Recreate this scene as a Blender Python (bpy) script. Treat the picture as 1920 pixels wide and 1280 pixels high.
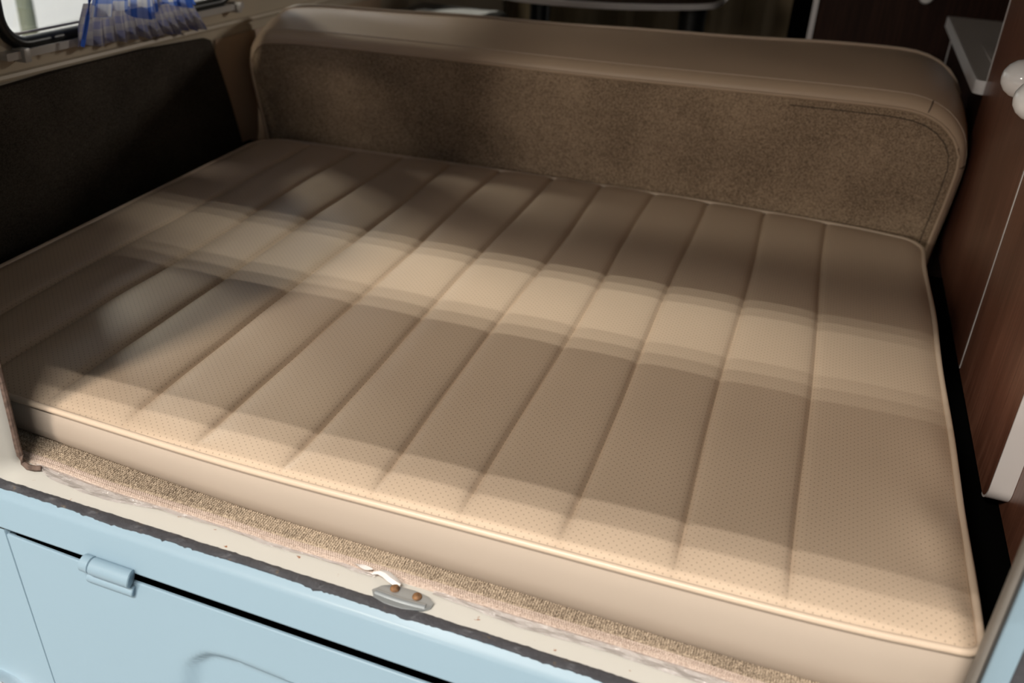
import bpy, bmesh, math, random
from mathutils import Vector, Matrix
random.seed(7)
S = bpy.context.scene
C = S.collection
for o in list(bpy.data.objects):
    bpy.data.objects.remove(o, do_unlink=True)

# ------------------------------------------------------------------ camera
cam_d = bpy.data.cameras.new('camera')
cam_d.sensor_width = 36.0
cam_d.lens = 33.17
cam_d.clip_start = 0.01
cam_d.dof.use_dof = True
cam_d.dof.focus_distance = 1.03
cam_d.dof.aperture_fstop = 4.5
cam = bpy.data.objects.new('camera', cam_d)
C.objects.link(cam)
RW = ((0.94840294, 0.19642371, -0.24889676),
      (0.31229443, -0.44299489, 0.84037356),
      (0.0548093, -0.87474182, -0.48147968))
m = Matrix.Identity(4)
for i in range(3):
    m[i][0] = RW[i][0]; m[i][1] = -RW[i][1]; m[i][2] = -RW[i][2]
m[0][3], m[1][3], m[2][3] = 0.9834, -0.6456, 0.5601
cam.matrix_world = m
S.camera = cam

# ------------------------------------------------------------------ world and exposure
W = bpy.data.worlds.new('hall_air')
S.world = W
W.use_nodes = True
bg = W.node_tree.nodes['Background']
bg.inputs[0].default_value = (1.0, 0.98, 0.955, 1)
bg.inputs[1].default_value = 0.23
S.view_settings.view_transform = 'Standard'
S.view_settings.look = 'None'
S.view_settings.gamma = 1.0
S.view_settings.exposure = 0.0
S.view_settings.use_curve_mapping = False

# three parallel fluorescent tubes of the ceiling fitting of the hall
TUBE_Y, TUBE_Z, TUBE_X, TUBE_L, TUBE_GAP, TUBE_W = -2.40, 3.50, 0.66, 1.80, 0.072, 68.0
def tube_light(dy):
    l = bpy.data.lights.new('tube_lamp', 'AREA')
    l.shape = 'RECTANGLE'; l.size = TUBE_L; l.size_y = 0.010
    l.energy = TUBE_W; l.color = (1.0, 0.945, 0.865)
    o = bpy.data.objects.new('tube_lamp', l)
    o.location = (TUBE_X, TUBE_Y + dy, TUBE_Z - 0.02)
    d = Vector((0.65, 0.2, 0)) - Vector(o.location)
    o.rotation_euler = (math.atan2(d.y, -d.z), 0, 0)
    C.objects.link(o)
    return o
for k in (-1, 0, 1):
    tube_light(k * TUBE_GAP)

# square panel lamp of the hall, left of the van (shines in through the side windows)
pl_ = bpy.data.lights.new('panel_lamp', 'AREA'); pl_.shape = 'SQUARE'; pl_.size = 0.5; pl_.energy = 85.0; pl_.color = (1.0, 0.93, 0.82)
po_ = bpy.data.objects.new('panel_lamp', pl_); po_.location = (-3.5, 3.0, 3.28)
po_.rotation_euler = (Vector((0.2, 0.8, 0.2)) - Vector(po_.location)).to_track_quat('-Z', 'Y').to_euler()
C.objects.link(po_)
# warm hall lamp behind and left of the camera, shining in below the raised tailgate
hl_ = bpy.data.lights.new('hall_lamp', 'AREA'); hl_.shape = 'RECTANGLE'; hl_.size = 0.8; hl_.size_y = 0.5; hl_.energy = 225.0; hl_.color = (1.0, 0.88, 0.735)
ho_ = bpy.data.objects.new('hall_lamp', hl_); ho_.location = (-0.95, -4.5, 4.3)
ho_.rotation_euler = (Vector((0.7, 0.4, 0.0)) - Vector(ho_.location)).to_track_quat('-Z', 'Y').to_euler()
C.objects.link(ho_)
# added low fill light behind the van, brightens the bench carpet
sl_ = bpy.data.lights.new('rear_fill_lamp', 'AREA'); sl_.shape = 'RECTANGLE'; sl_.size = 0.9; sl_.size_y = 0.6; sl_.energy = 80.0; sl_.color = (1.0, 0.90, 0.78)
so_ = bpy.data.objects.new('rear_fill_lamp', sl_); so_.location = (-0.75, -6.0, 1.75)
so_.rotation_euler = (Vector((0.8, 0.9, 0.1)) - Vector(so_.location)).to_track_quat('-Z', 'Y').to_euler()
C.objects.link(so_)
# added fill light, aimed through the open sliding door at the left wall
dl_ = bpy.data.lights.new('door_fill_lamp', 'AREA'); dl_.shape = 'SQUARE'; dl_.size = 0.5; dl_.energy = 60.0; dl_.color = (1.0, 0.93, 0.84)
do_ = bpy.data.objects.new('door_fill_lamp', dl_); do_.location = (4.0, 4.5, 1.5)
do_.rotation_euler = (Vector((-0.09, 0.9, 0.2)) - Vector(do_.location)).to_track_quat('-Z', 'Y').to_euler()
C.objects.link(do_)
# added light aimed away from the van, whitens the wall beyond the left window
ww_ = bpy.data.lights.new('wall_fill_lamp', 'AREA'); ww_.shape = 'RECTANGLE'; ww_.size = 3.0; ww_.size_y = 0.2; ww_.energy = 95.0; ww_.color = (1.0, 0.98, 1.0)
wo_ = bpy.data.objects.new('wall_fill_lamp', ww_); wo_.location = (-2.9, 5.0, 2.6)
wo_.rotation_euler = (Vector((-4.3, 5.0, 0.0)) - Vector(wo_.location)).to_track_quat('-Z', 'X').to_euler()
C.objects.link(wo_)

# ------------------------------------------------------------------ helpers
def lin(r, g, b):
    f = lambda c: (c/255/12.92) if c/255 <= 0.04045 else ((c/255+0.055)/1.055)**2.4
    return (f(r), f(g), f(b), 1)

def mat(name, col, rough=0.5, metal=0.0, spec=0.5, coat=0.0):
    mt = bpy.data.materials.new(name); mt.use_nodes = True
    b = mt.node_tree.nodes['Principled BSDF']
    b.inputs['Base Color'].default_value = col
    b.inputs['Roughness'].default_value = rough
    b.inputs['Metallic'].default_value = metal
    b.inputs['Specular IOR Level'].default_value = spec
    b.inputs['Coat Weight'].default_value = coat
    b.inputs['Coat Roughness'].default_value = 0.08
    return mt

class N:
    """small node builder"""
    def __init__(s, mt):
        s.t = mt.node_tree; s.b = s.t.nodes['Principled BSDF']
    def new(s, kind, **kw):
        n = s.t.nodes.new(kind)
        for k, v in kw.items():
            if hasattr(n, k): setattr(n, k, v)
            else: n.inputs[k.replace('_', ' ')].default_value = v
        return n
    def link(s, a, b): s.t.links.new(a, b)
    def coord(s, scale=(1, 1, 1), which='Object'):
        tc = s.new('ShaderNodeTexCoord'); mp = s.new('ShaderNodeMapping')
        mp.inputs['Scale'].default_value = scale
        s.link(tc.outputs[which], mp.inputs['Vector'])
        return mp.outputs['Vector']
    def noise(s, vec, scale, detail=2.0, rough=0.5):
        n = s.new('ShaderNodeTexNoise'); n.inputs['Scale'].default_value = scale
        n.inputs['Detail'].default_value = detail; n.inputs['Roughness'].default_value = rough
        s.link(vec, n.inputs['Vector']); return n.outputs['Fac']
    def ramp(s, fac, stops):
        r = s.new('ShaderNodeValToRGB'); e = r.color_ramp.elements
        while len(e) < len(stops): e.new(0.5)
        for q, (p, c) in zip(e, stops): q.position = p; q.color = c
        s.link(fac, r.inputs['Fac']); return r.outputs['Color']
    def mix(s, fac, a, b, blend='MIX'):
        n = s.new('ShaderNodeMix', data_type='RGBA', blend_type=blend)
        for sock, v in ((n.inputs[0], fac), (n.inputs[6], a), (n.inputs[7], b)):
            if hasattr(v, 'is_linked') or hasattr(v, 'links'): s.link(v, sock)
            else: sock.default_value = v
        return n.outputs[2]
    def math(s, op, a, b=None, c=None):
        n = s.new('ShaderNodeMath', operation=op)
        for i, v in enumerate((a, b, c)):
            if v is None: continue
            if isinstance(v, (int, float)): n.inputs[i].default_value = v
            else: s.link(v, n.inputs[i])
        return n.outputs[0]
    def bump(s, h, strength=0.3, dist=0.001):
        n = s.new('ShaderNodeBump'); n.inputs['Strength'].default_value = strength
        n.inputs['Distance'].default_value = dist
        s.link(h, n.inputs['Height']); s.link(n.outputs[0], s.b.inputs['Normal'])
    def base(s, c): s.link(c, s.b.inputs['Base Color'])

def new_obj(name, me, mt=None, parent=None):
    o = bpy.data.objects.new(name, me); C.objects.link(o)
    if mt: me.materials.append(mt)
    if parent is not None:
        o.parent = parent
        o.location = tuple(-Vector(root_loc(parent)))
    return o
def root_loc(p):
    v = Vector((0, 0, 0))
    while p is not None:
        v += Vector(p.location); p = p.parent
    return v
def from_bm(name, bm, mt=None, parent=None, smooth=True, normals=True):
    if normals: bmesh.ops.recalc_face_normals(bm, faces=bm.faces[:])
    me = bpy.data.meshes.new(name); bm.to_mesh(me); bm.free()
    if smooth:
        for p in me.polygons: p.use_smooth = True
        try: me.set_sharp_from_angle(angle=math.radians(38))
        except Exception: pass
    return new_obj(name, me, mt, parent)
def thing(name, loc, label, cat, group=None):
    o = bpy.data.objects.new(name, None); o.empty_display_size = 0.05
    o.location = loc; C.objects.link(o)
    return tag(o, label, cat, group)
def tag(o, label, cat, group=None):
    o['label'] = label; o['category'] = cat
    if group: o['group'] = group
    return o
def structure(o, label=None):
    o['kind'] = 'structure'
    if label: o['label'] = label
    return o

def add_box(bm, lo, hi, bevel=0.0, seg=2):
    vs = [bm.verts.new((x, y, z)) for x in (lo[0], hi[0]) for y in (lo[1], hi[1]) for z in (lo[2], hi[2])]
    f = []
    for q in ((0,1,3,2),(4,6,7,5),(0,4,5,1),(2,3,7,6),(0,2,6,4),(1,5,7,3)):
        f.append(bm.faces.new([vs[i] for i in q]))
    if bevel > 0:
        es = list({e for fa in f for e in fa.edges})
        bmesh.ops.bevel(bm, geom=es, offset=bevel, segments=seg, affect='EDGES', profile=0.5)
    return vs
def box(name, lo, hi, mt, parent=None, bevel=0.0, seg=2):
    bm = bmesh.new(); add_box(bm, lo, hi, bevel, seg)
    return from_bm(name, bm, mt, parent)
def add_grid(bm, rows, closed=False):
    """rows: list of lists of points -> quads"""
    V = [[bm.verts.new(p) for p in r] for r in rows]
    for a, b in zip(V[:-1], V[1:]):
        n = len(a)
        for i in range(n if closed else n-1):
            j = (i+1) % n
            bm.faces.new((a[i], a[j], b[j], b[i]))
    return V
def grid(name, rows, mt, parent=None, closed=False, caps=False):
    bm = bmesh.new(); V = add_grid(bm, rows, closed)
    if caps:
        bm.faces.new(V[0][::-1]); bm.faces.new(V[-1])
    return from_bm(name, bm, mt, parent)
def add_tube(bm, pts, r, n=8, closed=False, cap=True, squash=None):
    pts = [Vector(p) for p in pts]; L = len(pts); rings = []
    up = Vector((0, 0, 1))
    for i, p in enumerate(pts):
        a = pts[i-1] if (i > 0 or closed) else p
        b = pts[(i+1) % L] if (i < L-1 or closed) else p
        t = (b-a).normalized()
        ref = up if abs(t.dot(up)) < 0.95 else Vector((0, 1, 0))
        s = t.cross(ref).normalized(); u = s.cross(t)
        rr = r(i/(L-1)) if callable(r) else r
        k = squash or 1.0
        rings.append([bm.verts.new(p + s*rr*math.cos(2*math.pi*j/n) + u*rr*k*math.sin(2*math.pi*j/n)) for j in range(n)])
    rng = range(L if closed else L-1)
    for i in rng:
        a, b = rings[i], rings[(i+1) % L]
        for j in range(n):
            bm.faces.new((a[j], a[(j+1) % n], b[(j+1) % n], b[j]))
    if cap and not closed:
        bm.faces.new(rings[0][::-1]); bm.faces.new(rings[-1])
def tube(name, pts, r, mt, parent=None, n=8, closed=False, squash=None):
    bm = bmesh.new(); add_tube(bm, pts, r, n, closed, squash=squash)
    return from_bm(name, bm, mt, parent)
def add_lathe(bm, center, axis, prof, n=24):
    """prof: list of (radius, distance along axis)"""
    axis = Vector(axis).normalized(); c = Vector(center)
    ref = Vector((0, 0, 1)) if abs(axis.z) < 0.9 else Vector((1, 0, 0))
    u = axis.cross(ref).normalized(); v = axis.cross(u)
    rows = [[c + axis*d + (u*math.cos(2*math.pi*k/n) + v*math.sin(2*math.pi*k/n))*max(r, 1e-5) for k in range(n)] for r, d in prof]
    V = add_grid(bm, rows, True)
    bm.faces.new(V[0][::-1]); bm.faces.new(V[-1])
def lathe(name, center, axis, prof, mt, parent=None, n=24):
    bm = bmesh.new(); add_lathe(bm, center, axis, prof, n)
    return from_bm(name, bm, mt, parent)
def add_slab(bm, outline, off, bevel=0.0, seg=2):
    """closed planar outline extruded by vector off, edges bevelled"""
    off = Vector(off)
    a = [bm.verts.new(p) for p in outline]; b = [bm.verts.new(Vector(p)+off) for p in outline]
    f1 = bm.faces.new(a); f2 = bm.faces.new(b[::-1]); n = len(a)
    for i in range(n):
        bm.faces.new((a[i], b[i], b[(i+1) % n], a[(i+1) % n]))
    if bevel > 0:
        bmesh.ops.bevel(bm, geom=list(f1.edges)+list(f2.edges), offset=bevel, segments=seg, affect='EDGES', profile=0.5)
def slab(name, outline, off, mt, parent=None, bevel=0.0, seg=2):
    bm = bmesh.new(); add_slab(bm, outline, off, bevel, seg)
    return from_bm(name, bm, mt, parent)
def interp(tab, x):
    if x <= tab[0][0]: return tab[0][1]
    for (x0, y0), (x1, y1) in zip(tab[:-1], tab[1:]):
        if x <= x1:
            t = (x-x0)/(x1-x0); return y0 + (y1-y0)*t
    return tab[-1][1]
def smooth(a, b, x):
    t = max(0, min(1, (x-a)/(b-a))); return t*t*(3-2*t)
def ss_noise(x, y, s=0):
    return (math.sin(x*7.1+s)*math.sin(y*9.3+1.7*s) + 0.6*math.sin(x*17.3+y*11.9+2.1*s) + 0.4*math.sin(y*29.1-x*5.3+s))/2.0

# ------------------------------------------------------------------ materials
def vinyl_mat(name, col, perforated=False, rough=0.42):
    mt = mat(name, col, rough, 0, 0.38); n = N(mt)
    v = n.coord()
    big = n.noise(v, 6.0, 2.0)
    c = n.mix(n.math('MULTIPLY', big, 0.35), col, tuple([q*0.82 for q in col[:3]])+(1,))
    fine = n.noise(v, 900.0, 2.0, 0.6)
    h = n.math('MULTIPLY', fine, 0.25)
    if perforated:
        sx = n.new('ShaderNodeSeparateXYZ'); n.link(v, sx.inputs[0])
        P = 0.0074
        def lattice(ox, oy):
            a = n.math('SUBTRACT', n.math('FRACT', n.math('ADD', n.math('DIVIDE', sx.outputs[0], P), ox)), 0.5)
            b = n.math('SUBTRACT', n.math('FRACT', n.math('ADD', n.math('DIVIDE', sx.outputs[1], P), oy)), 0.5)
            return n.math('SQRT', n.math('ADD', n.math('MULTIPLY', a, a), n.math('MULTIPLY', b, b)))
        d = n.math('MINIMUM', lattice(50.0, 50.0), lattice(50.5, 50.5))
        hole = n.math('SUBTRACT', 1.0, n.math('SMOOTH_MIN', 1.0, n.math('MULTIPLY', n.math('GREATER_THAN', d, 0.095), 1.0), 0.0))
        c = n.mix(n.math('MULTIPLY', hole, 0.44), c, (0.055, 0.036, 0.022, 1))
        h = n.math('SUBTRACT', h, n.math('MULTIPLY', hole, 1.0))
    n.base(c)
    n.bump(h, 0.25, 0.0006)
    return mt
VINYL_C = (0.56, 0.435, 0.325, 1)
M_PERF = vinyl_mat('perforated_tan_vinyl', VINYL_C, True)
M_VINYL_DIM = vinyl_mat('tan_vinyl_dimmed', (0.425, 0.355, 0.295, 1), False, 0.40)  # mattress side only: same vinyl, colour darkened to offset the strong light there
M_PIPE = vinyl_mat('tan_vinyl_welt', (0.56, 0.445, 0.345, 1), False, 0.33)
M_SEATV = vinyl_mat('beige_seat_vinyl', (0.56, 0.42, 0.30, 1), False, 0.42)

def fabric_mat(name, c1, c2, scale=700, bstr=0.8, dist=0.0012):
    mt = mat(name, c1, 0.95, 0, 0.1); n = N(mt); v = n.coord()
    f = n.noise(v, scale, 2.0, 0.7); g = n.noise(v, 9.0, 3.0)
    mixf = n.math('ADD', n.math('MULTIPLY', f, 0.75), n.math('MULTIPLY', g, 0.25))
    n.base(n.ramp(mixf, [(0.36, c1), (0.64, c2)]))
    n.bump(f, bstr, dist)
    return mt
M_BACKCARPET = fabric_mat('brown_back_carpet', (0.14, 0.098, 0.066, 1), (0.52, 0.385, 0.265, 1), 480)
M_LOOP = fabric_mat('tan_loop_carpet', (0.14, 0.105, 0.075, 1), (0.52, 0.425, 0.325, 1), 420)
M_BRAID = fabric_mat('pink_tan_braid', (0.36, 0.28, 0.235, 1), (0.60, 0.495, 0.43, 1), 500)
M_BLACKFAB = fabric_mat('dark_woven_fabric', (0.016, 0.013, 0.010, 1), (0.07, 0.058, 0.045, 1), 600)
M_DECK = mat('black_deck_shade', (0.0025, 0.0025, 0.0025, 1), 1.0, 0, 0.0)  # near-black colour stands for the unlit gap beside the mattress

def paint_mat(name, col, rough=0.22, rust=0.0, coat=0.6):
    mt = mat(name, col, rough, 0, 0.28, coat); n = N(mt); v = n.coord()
    n.b.inputs['Coat Roughness'].default_value = 0.16
    a = n.noise(v, 5.0, 3.0)
    c = n.mix(n.math('MULTIPLY', a, 0.25), col, tuple([q*0.88 for q in col[:3]])+(1,))
    if rust > 0:
        r = n.noise(v, 55.0, 4.0, 0.65)
        mask = n.ramp(r, [(0.70-rust, (0, 0, 0, 1)), (0.735-rust, (1, 1, 1, 1))])
        c = n.mix(mask, c, (0.26, 0.085, 0.022, 1))
    n.base(c); n.bump(n.noise(v, 140, 2.0), 0.04, 0.001)
    return mt
M_BLUE = paint_mat('pale_blue_paint', (0.228, 0.328, 0.408, 1), 0.42, 0, 0.05)
M_CREAM = paint_mat('cream_paint', (0.55, 0.54, 0.505, 1), 0.35, 0.02, 0.3)
M_INCREAM = paint_mat('beige_inner_paint', (0.46, 0.39, 0.295, 1), 0.4, 0, 0.2)
M_BEIGEPANEL = vinyl_mat('beige_pillar_trim', (0.40, 0.28, 0.185, 1), False, 0.5)
M_CHROME = mat('chrome', (0.8, 0.82, 0.84, 1), 0.08, 1.0)
M_STEEL = mat('dull_aluminium', (0.44, 0.42, 0.40, 1), 0.38, 0.3)
M_GREYMETAL = mat('grey_zinc_metal', (0.40, 0.43, 0.45, 1), 0.36, 0.7, 0.5)
M_RUBBER = mat('black_rubber', (0.006, 0.007, 0.007, 1), 0.35, 0, 0.4)
M_VOID = mat('black_gap', (0.001, 0.001, 0.001, 1), 1.0, 0, 0.0)
M_WHITE = mat('white_edge_plastic', (0.72, 0.70, 0.71, 1), 0.35, 0, 0.5)
M_KNOB = mat('white_gloss_plastic', (0.90, 0.89, 0.90, 1), 0.12, 0, 0.5, 0.5)
M_TAPE = mat('white_tape', (0.60, 0.58, 0.57, 1), 0.35)
M_RED = mat('red_lens', (0.62, 0.03, 0.03, 1), 0.12, 0, 0.5, 0.6)
M_GREYTOP = mat('dark_grey_laminate', (0.55, 0.51, 0.49, 1), 0.3, 0, 0.5)
M_PAPER = mat('white_paper', (0.8, 0.79, 0.76, 1), 0.7)
M_POST = mat('grey_green_post', (0.20, 0.22, 0.17, 1), 0.5)
M_HALLWHITE = mat('white_hall_wall', (0.93, 0.93, 0.93, 1), 0.8)
M_HALLFLOOR = mat('pale_hall_floor', (0.50, 0.50, 0.49, 1), 0.35)
M_ROOF = mat('grey_headliner', (0.36, 0.32, 0.26, 1), 0.9)
M_DARK = mat('dark_cabin_lining', (0.02, 0.016, 0.012, 1), 0.9)

def seal_mat():
    mt = mat('old_black_seal', (0.03, 0.03, 0.035, 1), 0.55); n = N(mt); v = n.coord()
    a = n.noise(v, 70.0, 4.0, 0.7)
    n.base(n.ramp(a, [(0.0, (0.022, 0.023, 0.028, 1)), (0.62, (0.05, 0.05, 0.058, 1)), (0.72, (0.10, 0.075, 0.055, 1)), (0.78, (0.2, 0.2, 0.2, 1))]))
    n.bump(n.noise(v, 220.0, 3.0), 0.5, 0.002)
    return mt
M_SEAL = seal_mat()
def rust_mat(name, c1, c2):
    mt = mat(name, c1, 0.7, 0.2); n = N(mt); v = n.coord()
    n.base(n.ramp(n.noise(v, 160, 3.0), [(0.35, c1), (0.62, c2)])); n.bump(n.noise(v, 400, 2), 0.4, 0.001)
    return mt
M_RUST = rust_mat('rusty_steel', (0.06, 0.032, 0.018, 1), (0.24, 0.12, 0.05, 1))
M_BROWNWELT = rust_mat('brown_welt', (0.07, 0.045, 0.035, 1), (0.15, 0.10, 0.08, 1))

def wood_mat(name, c1, c2, c3):
    mt = mat(name, c1, 0.32 if c3[0] > 0.1 else 0.65, 0, 0.4 if c3[0] > 0.1 else 0.12, 0.15 if c3[0] > 0.1 else 0.0); n = N(mt)
    v = n.coord((60, 60, 2.2)); w = n.coord((7, 7, 0.5))
    f = n.noise(v, 3.0, 3.0, 0.6); g = n.noise(w, 2.0, 3.0)
    h = n.math('ADD', n.math('MULTIPLY', f, 0.6), n.math('MULTIPLY', g, 0.4))
    n.base(n.ramp(h, [(0.36, c1), (0.5, c2), (0.66, c3)]))
    n.bump(f, 0.06, 0.001)
    return mt
M_WOOD = wood_mat('dark_walnut_laminate', (0.13, 0.052, 0.032, 1), (0.20, 0.083, 0.052, 1), (0.29, 0.135, 0.088, 1))
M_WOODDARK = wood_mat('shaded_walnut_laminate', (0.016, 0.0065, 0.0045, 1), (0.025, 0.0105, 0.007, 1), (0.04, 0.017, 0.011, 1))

def film_mat():
    mt = bpy.data.materials.new('clear_crinkled_film'); mt.use_nodes = True
    t = mt.node_tree; b = t.nodes['Principled BSDF']; out = t.nodes['Material Output']
    b.inputs['Base Color'].default_value = (0.42, 0.38, 0.37, 1)
    b.inputs['Roughness'].default_value = 0.12
    b.inputs['Specular IOR Level'].default_value = 0.9
    n = N(mt); v = n.coord((1, 2.5, 1))
    n.bump(n.noise(v, 110, 3.0, 0.6), 0.9, 0.004)
    tr = t.nodes.new('ShaderNodeBsdfTransparent'); mx = t.nodes.new('ShaderNodeMixShader')
    mx.inputs[0].default_value = 0.55
    t.links.new(tr.outputs[0], mx.inputs[1]); t.links.new(b.outputs[0], mx.inputs[2]); t.links.new(mx.outputs[0], out.inputs[0])
    return mt
M_FILM = film_mat()
def glass_mat():
    mt = bpy.data.materials.new('window_glass'); mt.use_nodes = True
    t = mt.node_tree; t.nodes.remove(t.nodes['Principled BSDF']); out = t.nodes['Material Output']
    tr = t.nodes.new('ShaderNodeBsdfTransparent'); gl = t.nodes.new('ShaderNodeBsdfGlossy'); fr = t.nodes.new('ShaderNodeMath'); lw = t.nodes.new('ShaderNodeLayerWeight'); lw.inputs[0].default_value = 0.5
    fr.operation = 'MULTIPLY_ADD'; fr.inputs[1].default_value = 0.12; fr.inputs[2].default_value = 0.03; t.links.new(lw.outputs['Facing'], fr.inputs[0])
    tr.inputs[0].default_value = (0.95, 0.97, 0.96, 1); gl.inputs['Roughness'].default_value = 0.02
    mx = t.nodes.new('ShaderNodeMixShader')
    t.links.new(fr.outputs[0], mx.inputs[0]); t.links.new(tr.outputs[0], mx.inputs[1]); t.links.new(gl.outputs[0], mx.inputs[2])
    t.links.new(mx.outputs[0], out.inputs[0])
    return mt
M_GLASS = glass_mat()

def gingham_mat(name, white, light, deep, scale=1.0):
    """woven check: stripes across y and along z multiply into deep squares"""
    mt = mat(name, white, 0.9, 0, 0.15); n = N(mt)
    uv = n.new('ShaderNodeUVMap'); sx = n.new('ShaderNodeSeparateXYZ'); n.link(uv.outputs[0], sx.inputs[0])
    def stripes(s, per, duty):
        return n.math('LESS_THAN', n.math('FRACT', n.math('DIVIDE', s, per)), duty)
    a = stripes(sx.outputs[0], 0.030*scale, 0.52); b = stripes(sx.outputs[1], 0.030*scale, 0.52)
    fa = n.math('MULTIPLY', stripes(sx.outputs[0], 0.0075*scale, 0.35), 0.35)
    s = n.math('ADD', a, b)
    c1 = n.mix(n.math('MINIMUM', s, 1.0), white, light)
    c2 = n.mix(n.math('MAXIMUM', n.math('SUBTRACT', s, 1.0), 0.0), c1, deep)
    n.base(n.mix(fa, c2, deep))
    n.b.inputs['Subsurface Weight'].default_value = 0.0
    t = mt.node_tree; out = t.nodes['Material Output']
    tl = t.nodes.new('ShaderNodeBsdfTranslucent'); mx = t.nodes.new('ShaderNodeMixShader'); mx.inputs[0].default_value = 0.6
    t.links.new(c2, tl.inputs[0]); t.links.new(n.b.outputs[0], mx.inputs[1]); t.links.new(tl.outputs[0], mx.inputs[2]); t.links.new(mx.outputs[0], out.inputs[0])
    return mt
M_GING = gingham_mat('blue_check_cotton', (0.92, 0.92, 0.95, 1), (0.36, 0.47, 0.86, 1), (0.07, 0.17, 0.62, 1), 1.2)
M_RUFFLE = gingham_mat('blue_grey_check_ruffle', (0.42, 0.39, 0.41, 1), (0.33, 0.31, 0.37, 1), (0.22, 0.22, 0.36, 1), 0.7)

# ================================================================== SETTING
SIL = lambda x: -0.035 - 0.034*x          # height of the (slightly rolled) rear deck
# hall outside
o = box('ground', (-9, -7, -0.95), (9, 9, -0.90), M_HALLFLOOR); structure(o)
o = box('wall_outside', (-4.4, -3, -0.90), (-4.3, 8.9, 2.3), M_HALLWHITE); structure(o)

# engine deck below the mattress
bm = bmesh.new()
add_slab(bm, [(-0.10, -0.03, SIL(-0.10)-0.0045), (1.30, -0.03, SIL(1.30)-0.0045), (1.30, 0.99, SIL(1.30)-0.0045), (-0.10, 0.99, SIL(-0.10)-0.0045)], (0, 0, -0.02))
deck = structure(from_bm('floor_engine_deck', bm, M_DECK))
o = box('floor', (-0.12, 0.0, -0.66), (1.62, 2.75, -0.64), M_DARK); structure(o)

# left side wall with window opening (plate built round the opening)
XW = -0.09
def rrect(y0, y1, z0, z1, r, x, n=8, roll=-0.034):
    P = []
    for cy, cz, a0 in ((y1-r, z0+r, -90), (y1-r, z1-r, 0), (y0+r, z1-r, 90), (y0+r, z0+r, 180)):
        for k in range(n+1):
            a = math.radians(a0+90*k/n)
            y = cy+r*math.cos(a); z = cz+r*math.sin(a)
            P.append((x, y, z - 0.018*(y-y0)))
    return P
hole = rrect(0.408, 0.965, 0.2490, 0.62, 0.045, XW)
hole2 = rrect(1.075, 2.30, 0.240, 0.62, 0.045, XW)
def plate_with_hole(name, outer, holes, off, mt, parent=None):
    bm = bmesh.new(); off = Vector(off)
    def loop(pts):
        vs = [bm.verts.new(p) for p in pts]
        return vs, [bm.edges.new((vs[i], vs[(i+1) % len(vs)])) for i in range(len(vs))]
    ed = loop(outer)[1]
    for hh in holes: ed += loop(hh)[1]
    bmesh.ops.triangle_fill(bm, use_beauty=True, edges=ed)
    r = bmesh.ops.extrude_face_region(bm, geom=bm.faces[:])
    bmesh.ops.translate(bm, vec=off, verts=[g for g in r['geom'] if isinstance(g, bmesh.types.BMVert)])
    return from_bm(name, bm, mt, parent)
outer = [(XW, -0.04, -0.66), (XW, 2.75, -0.66), (XW, 2.75, 0.85), (XW, 0.05, 0.85), (XW, -0.04, 0.4)]
wl = structure(plate_with_hole('wall_left', outer, (hole, hole2), (-0.035, 0, 0), M_INCREAM))
# folded ledge above the side panel (pressed crease of the inner skin)
tube('pressed_ridge', [(XW+0.001, y, 0.2085-0.022*(y-0.4)) for y in (0.0, 0.4, 0.8, 1.2, 1.6)], 0.006, M_INCREAM, wl, 8)
# window 1
w1 = structure(thing('window_1', (XW, 0.69, 0.24), '', ''))
del w1['category']; del w1['label']
tube('rubber_gasket', [(p[0]+0.004, p[1], p[2]) for p in hole], 0.0095, M_RUBBER, w1, 10, True)
bm = bmesh.new(); add_slab(bm, [(XW-0.022, p[1], p[2]) for p in hole], (-0.004, 0, 0))
from_bm('pane', bm, M_GLASS, w1)
inner = rrect(0.418, 0.955, 0.259, 0.61, 0.038, XW-0.012)
tube('bright_trim', inner, 0.0022, M_STEEL, w1, 6, True)
w2 = structure(thing('window_2', (XW, 1.7, 0.24), '', ''))
del w2['category']; del w2['label']
tube('rubber_gasket', [(p[0]+0.004, p[1], p[2]) for p in hole2], 0.0095, M_RUBBER, w2, 10, True)
bm = bmesh.new(); add_slab(bm, [(XW-0.022, p[1], p[2]) for p in hole2], (-0.004, 0, 0))
from_bm('pane', bm, M_GLASS, w2)
# rear quarter beige trim panel between side panel and bench
bt = slab('trim_1', [(XW+0.004, 0.905, 0.176), (XW+0.004, 1.62, 0.16), (XW+0.004, 1.62, -0.6), (XW+0.004, 1.04, -0.6), (XW+0.004, 0.985, -0.10), (XW+0.004, 0.90, 0.15)], (-0.003, 0, 0), M_BEIGEPANEL, None, 0.001)
structure(bt)

# right outer wall, front, roof
o = box('wall_right', (1.58, 0.02, -0.66), (1.62, 2.02, 0.85), M_DARK); structure(o)
o = box('wall_front', (-0.12, 2.75, -0.66), (1.62, 2.79, 0.85), M_DARK); structure(o)
bm = bmesh.new()
add_slab(bm, [(-0.125, -0.04, 0.85), (1.62, -0.04, 0.85), (1.62, 2.79, 0.85), (-0.125, 2.79, 0.85)], (0, 0, 0.03))
structure(from_bm('ceiling', bm, M_ROOF))

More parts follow.
